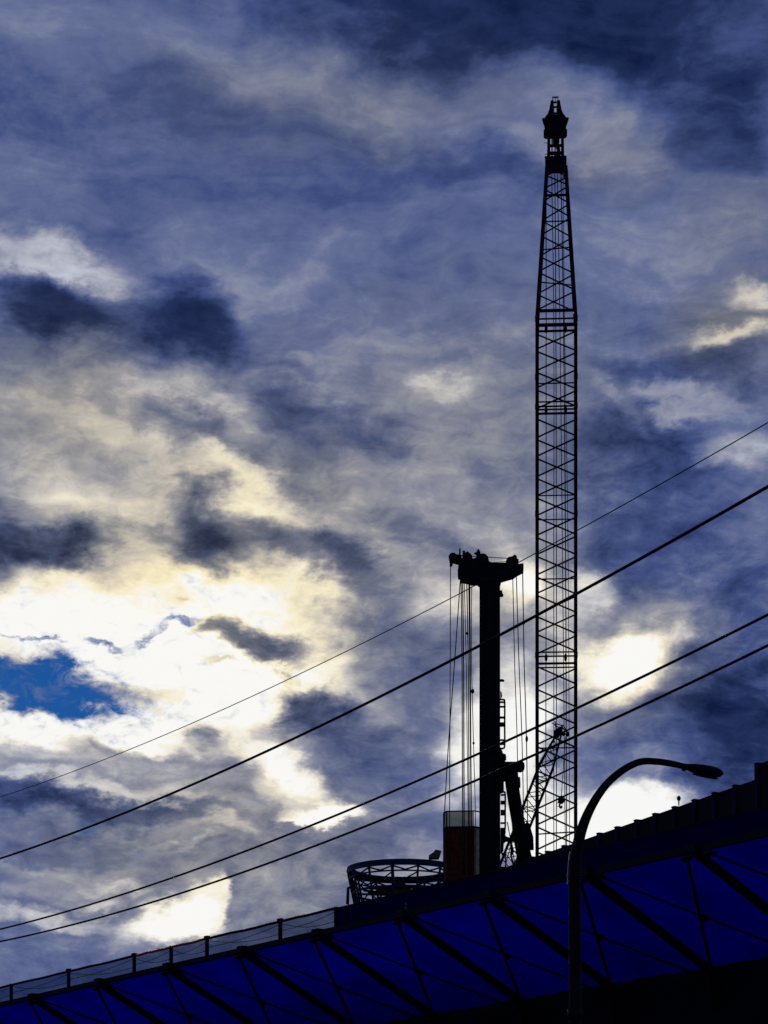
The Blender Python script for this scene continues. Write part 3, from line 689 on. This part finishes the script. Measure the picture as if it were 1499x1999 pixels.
# ------------------------------------------------------------------ round lattice drum
dr = Frame('round_frame', 786, 155.0, 'dark blue round steel frame of rings, posts and diagonals beside the brown tank', 'steel frame')
kd = dr.k; RD = 109*kd
def ring(name, zc, ra, rb, h, m=DARKBLUE, seg=48):
    vs = []; fs = []
    for i in range(seg):
        a = 2*math.pi*i/seg; c, s_ = math.cos(a), math.sin(a)
        vs += [(ra*c, ra*s_, zc), (rb*c, rb*s_, zc), (rb*c, rb*s_, zc+h), (ra*c, ra*s_, zc+h)]
    for i in range(seg):
        j = (i+1) % seg
        for e in range(4):
            fs.append((4*i+e, 4*i+(e+1) % 4, 4*j+(e+1) % 4, 4*j+e))
    return mesh(name, vs, fs, m, dr.o)
zt_ = dr.z(1697)
def rad(z): return RD*(1-max(0, min(1, (zt_-z)/(75*kd)))*.15)
ring('top_ring', zt_-.05, RD, RD-.45, .10); ring('top_ring_web', zt_-.30, RD-.02, RD-.06, .26)
zm = zt_-21*kd; zl = zt_-50*kd; zb = zt_-78*kd
for z, h_ in ((zm, .08), (zl, .12), (zb, .2)): ring('ring', z, rad(z)+.02, rad(z)-.08, h_)
npst = 13
for i in range(npst):
    a0 = 2*math.pi*(i+.35)/npst; a1 = 2*math.pi*(i+1.35)/npst
    e0 = Vector((math.cos(a0), math.sin(a0), 0)); e1 = Vector((math.cos(a1), math.sin(a1), 0))
    at_ = lambda e_, z: e_*(rad(z)-.1)+Vector((0, 0, z))
    beam('post', dr.o, at_(e0, zb), at_(e0, zt_), .10, .10, DARKBLUE, up=e0) if i % 3 else beam('post', dr.o, at_(e0, zb), at_(e0, zt_), .14, .30, DARKBLUE, up=e0)
    am = (e0+e1).normalized()
    bar('diagonal', dr.o, at_(e0, zt_-.3), at_(am, zm+.1), .05, DARKBLUE); bar('diagonal', dr.o, at_(e1, zt_-.3), at_(am, zm+.1), .05, DARKBLUE)
    bar('diagonal', dr.o, at_(e0, zl+.1), at_(e1, zm), .045, DARKBLUE)
    bar('diagonal', dr.o, at_(e0, zb+.1), at_(e1, zl), .045, DARKBLUE)
    if i % 2 == 0: bar('leg', dr.o, at_(e0, zb).xy.to_3d(), at_(e0, zb), .15, DARKBLUE)
    if i < 5: beam('deck_joist', dr.o, at_(e0, zl-.02), at_(-e0, zl-.02), .10, .12, DARKBLUE)
for h_, f_ in ((.2, .75), (.9, .6), (1.5, .8)):
    mesh('deck_plate', [(RD*f_*math.cos(a)*.9, RD*.75*math.sin(a), zl+h_*.2-.1) for a in [math.radians(200+t*14*f_) for t in range(10)]]+[(0, 0, zl+h_*.2-.1)], [(i, i+1, 10) for i in range(9)], DARKBLUE, dr.o)
prism('flood_light', dr.o, dr.poly([(836, 1686), (845, 1680), (849, 1675), (860, 1677), (857, 1686), (855, 1690), (836, 1690)]), -RD*.75-.3, -RD*.75+.5, OLIVE)
bar('hanging_rod', dr.o, dr.p(679, 1733), dr.p(677, 1765), .06, DARKBLUE); bar('hanging_rod', dr.o, dr.p(681, 1733), dr.p(680, 1772), .04, DARKBLUE)
bar('rod_arm', dr.o, dr.p(677, 1735), dr.p(686, 1730), .07, DARKBLUE)

# ------------------------------------------------------------------ far small crane
fc = Frame('luffing_crane', 1040, 260.0, 'small slender lattice crane with leaning boom seen through the tall boom', 'crane')
kf = fc.k
tip = fc.p(1092, 1432); foot = fc.p(940, 1815)
ax = (tip-foot).normalized(); nx = Vector((ax.z, 0, -ax.x)); ny = Vector((0, 1, 0)); LN = (tip-foot).length
def bw(t):
    d = (1-t)*LN/kf
    return (4+min(1, d/70)*9.5)*kf
def cpt(t, i): 
    h = bw(t); sx_, sy = ((-1, -1), (1, -1), (1, 1), (-1, 1))[i]
    return foot+ax*(t*LN)+nx*sx_*h+ny*sy*h
tk_ = 1-70*kf/LN
for i in range(4):
    bar('chord', fc.o, cpt(0, i), cpt(tk_, i), .085, BLACK); bar('chord', fc.o, cpt(tk_, i), cpt(1, i), .085, BLACK)
nl = 26
for j in range(nl):
    t0, t1 = j/nl, (j+1)/nl
    for i in range(4):
        a, b = (i, (i+1) % 4) if j % 2 else ((i+1) % 4, i)
        bar('lacing', fc.o, cpt(t0, a), cpt(t1, b), .045, BLACK)
        if j % 4 == 0: bar('lacing', fc.o, cpt(t0, i), cpt(t0, (i+1) % 4), .045, BLACK)
fp = lambda pts: fc.poly([r4(*a) for a in pts])
prism('boom_head', fc.o, fp([(1125, 700), (1185, 660), (1210, 668), (1205, 690), (1175, 740), (1130, 760)]), -.5, .5, BLACK)
disc('sheave', fc.o, fc.p(*r4(1218, 720)), 14*.2135*kf*1.3, .15, BLACK)
prism('sheave_cheek', fc.o, fp([(1240, 690), (1262, 700), (1272, 730), (1256, 744), (1236, 726)]), -.2, .2, BLACK)
for a, b in (((1190, 665), (1255, 690)), ((1205, 690), (1225, 735)), ((1110, 615), (1185, 668)), ((1140, 600), (1150, 690)), ((1150, 625), (1200, 640)), ((1200, 635), (1215, 670)), ((1215, 640), (1260, 715)), ((1150, 690), (1215, 635))):
    bar('head_rod', fc.o, fc.p(*r4(*a)), fc.p(*r4(*b)), .05, BLACK)
bar('hoist_rope', fc.o, fc.p(1104, 1438), fc.p(1095.5, 1556), .035, ROPE)
prism('hook_block', fc.o, fc.poly([r5(*a) for a in ((1165, 290), (1175, 265), (1200, 255), (1222, 268), (1226, 305), (1205, 325), (1185, 322), (1166, 312))]), -.35, .35, BLACK)
tube('hook', fc.o, smooth_path([fc.p(*r5(*a)) for a in ((1188, 320), (1180, 340), (1188, 362), (1200, 360), (1198, 345))], 4), .09, BLACK, 8)
tube('hook_chain', fc.o, smooth_path([fc.p(*r5(*a)) for a in ((1168, 310), (1152, 335), (1162, 350), (1185, 345))], 4), .03, BLACK, 6)
for a, b in (((985, 1690), (1012, 1590)), ((990, 1600), (1008, 1700)), ((984, 1655), (1010, 1650))): bar('back_stay', fc.o, fc.p(*a, 1), fc.p(*b, 1), .05, BLACK)
prism('crane_cabin', fc.o, [(foot.x-3, .8), (foot.x+4, .8), (foot.x+4, 4), (foot.x-1, 5), (foot.x-3, 4)], -2, 2, BLACK)
bar('crane_tower', fc.o, (foot.x, 0, 0), foot, .9, BLACK)

# ------------------------------------------------------------------ street lamp
sl_ = Frame('street_lamp', 1122, 34.0, 'black street lamp with a swan neck arm and flat oval head', 'street lamp')
kk = sl_.k
path = [(1123, 2843), (1123, 2400), (1123, 2000), (1122, 1800), (1122, 1710), (1126, 1660), (1137, 1615), (1156, 1572), (1182, 1534), (1214, 1506), (1248, 1489.5), (1280, 1489), (1312, 1494), (1345, 1502)]
pts = smooth_path([sl_.p(a, b) for a, b in path], 6)
rs = []
for i in range(len(pts)):
    t = i/(len(pts)-1); lvl = i/6
    w = [16, 14, 12.5, 12.3, 12.2, 11.5, 10.2, 8.8, 7.8, 7.2, 6.8, 6.5, 6.2, 5.4]
    a = int(min(lvl, 12)); f = lvl-a
    rs.append((w[a]+(w[min(a+1, 13)]-w[a])*f)*kk)
tube('pole', sl_.o, pts, rs, BLACK, 16)
mesh('base_plate', *(lambda r: ([(r*math.cos(math.pi*i/6), r*math.sin(math.pi*i/6), z) for z in (0, .05) for i in range(12)], [tuple(range(12)), tuple(range(12, 24))]+[(i, (i+1) % 12, 12+(i+1) % 12, 12+i) for i in range(12)]))(.26), BLACK, sl_.o)
ca = sl_.p(1333, 1499); cb = sl_.p(1411, 1515); axh = (cb-ca).normalized(); nz = Vector((-axh.z, 0, axh.x))
prof = [(0, .9, .9, .35), (.12, .95, 1.1, .5), (.25, .85, 1.5, .7), (.45, .8, 2.0, .85), (.65, .8, 2.1, .9), (.82, .75, 1.5, .8), (.94, .65, .8, .6), (1.0, .2, .25, .15)]
vs = []; fs = []; SG = 14; LH = (cb-ca).length
up_ = [5, 6.5, 8.5, 10, 10.5, 9.5, 6.5, 1]; dn_ = [5, 6, 9, 12, 13, 10.5, 6.5, 1.5]; wd_ = [6, 9, 13, 17, 18, 15, 10, 2]
for j, (t, *_r) in enumerate(prof):
    for i in range(SG):
        a = 2*math.pi*i/SG; s_ = math.sin(a)
        hgt = (up_[j] if s_ > 0 else dn_[j])*s_*kk
        vs.append(ca+axh*(LH*t)+nz*hgt+Vector((0, wd_[j]*kk*math.cos(a), 0)))
for j in range(len(prof)-1):
    for i in range(SG):
        i2 = (i+1) % SG; fs.append((j*SG+i, j*SG+i2, (j+1)*SG+i2, (j+1)*SG+i))
fs += [tuple(range(SG)), tuple(range((len(prof)-1)*SG, len(prof)*SG))]
hdm = mesh('lamp_head', vs, fs, BLACK, sl_.o, smooth=True)
tube('pole_collar', sl_.o, [sl_.p(1122, 1990), sl_.p(1122, 1970)], 14.6*kk, BLACK, 16)
mesh('lens', [ca+axh*(LH*(.58+.34*math.cos(2*math.pi*i/16)))-nz*(11.5*kk)+Vector((0, 13*kk*math.sin(2*math.pi*i/16), 0)) for i in range(16)]+[ca+axh*(LH*.58)-nz*(14.2*kk)], [(i, (i+1) % 16, 16) for i in range(16)], LENS, hdm)
box('latch', hdm, sl_.p(1334, 1506), (8*kk, .03, 4*kk), BLACK, (0, .3, 0))
tube('pole_highlight', sl_.o, smooth_path([sl_.p(1107.6, 1728, -.06), sl_.p(1108, 1706, -.06), sl_.p(1109.5, 1685, -.06), sl_.p(1112.5, 1664, -.06)], 5), .0045, PALE, 6)  # thin pale strip added as a painted light reflection along the pole

# ------------------------------------------------------------------ overhead wires and the poles that carry them
WR = Vector((749.5/F*25, 25, 0)); WL = Vector((-749.5/F*44, 44, 0)); WD = WL-WR
def wt(px):
    k_ = (px-749.5)/F; return (k_*WR.y-WR.x)/(WD.x-k_*WD.y)
def fitw(pts):
    d = []
    for px, py in pts:
        t = wt(px); y = WR.y+WD.y*t; d.append((t, EYE+(HZ-py)/F*y))
    (a, A), (b, B), (c, Cc) = d
    return lambda t: A*(t-b)*(t-c)/((a-b)*(a-c))+B*(t-a)*(t-c)/((b-a)*(b-c))+Cc*(t-a)*(t-b)/((c-a)*(c-b))
wires = [('overhead_wire', [(0, 1556), (935, 1139), (1499, 825)], .0060, 'thin uppermost overhead wire, finest of the four'),
         ('overhead_wire', [(0, 1676), (935, 1261), (1499, 950)], .0175, 'thick overhead cable just below the finest wire'),
         ('overhead_wire', [(0, 1814), (870, 1500), (1499, 1200)], .0145, 'upper cable of the close low pair of overhead cables'),
         ('overhead_wire', [(0, 1838), (935, 1521), (1499, 1260)], .0145, 'lowest overhead cable, under its close twin')]
TA, TB = -.45, 1.6
hts = []
for nm, ps, r, lab in wires:
    fz = fitw(ps)
    n = 60; pts = []
    for i in range(n+1):
        t = TA+(TB-TA)*i/n; p = WR+WD*t; pts.append(Vector((p.x, p.y, fz(t))))
    hts.append((pts[0], pts[-1]))
    base = pts[0]
    o = tube(nm, None, [p-base for p in pts], r, CABLE, 8); o.location = base
    tag(o, lab, 'cable')
for e_, lab in ((0, 'utility pole holding the near ends of the overhead cables'), (1, 'utility pole holding the far ends of the overhead cables')):
    c0 = hts[0][e_]; th = thing('utility_pole', (c0.x+.16*(1 if e_ == 0 else -1), c0.y, 0), lab, 'pole')
    tube('shaft', th, [(0, 0, 0), (0, 0, 4), (0, 0, max(h[e_].z for h in hts)+.6)], [.17, .15, .11], BLACK, 12)
    for h in hts: box('insulator_bracket', th, (c0.x-th.location.x, 0, h[e_].z), (.4, .10, .10), BLACK)
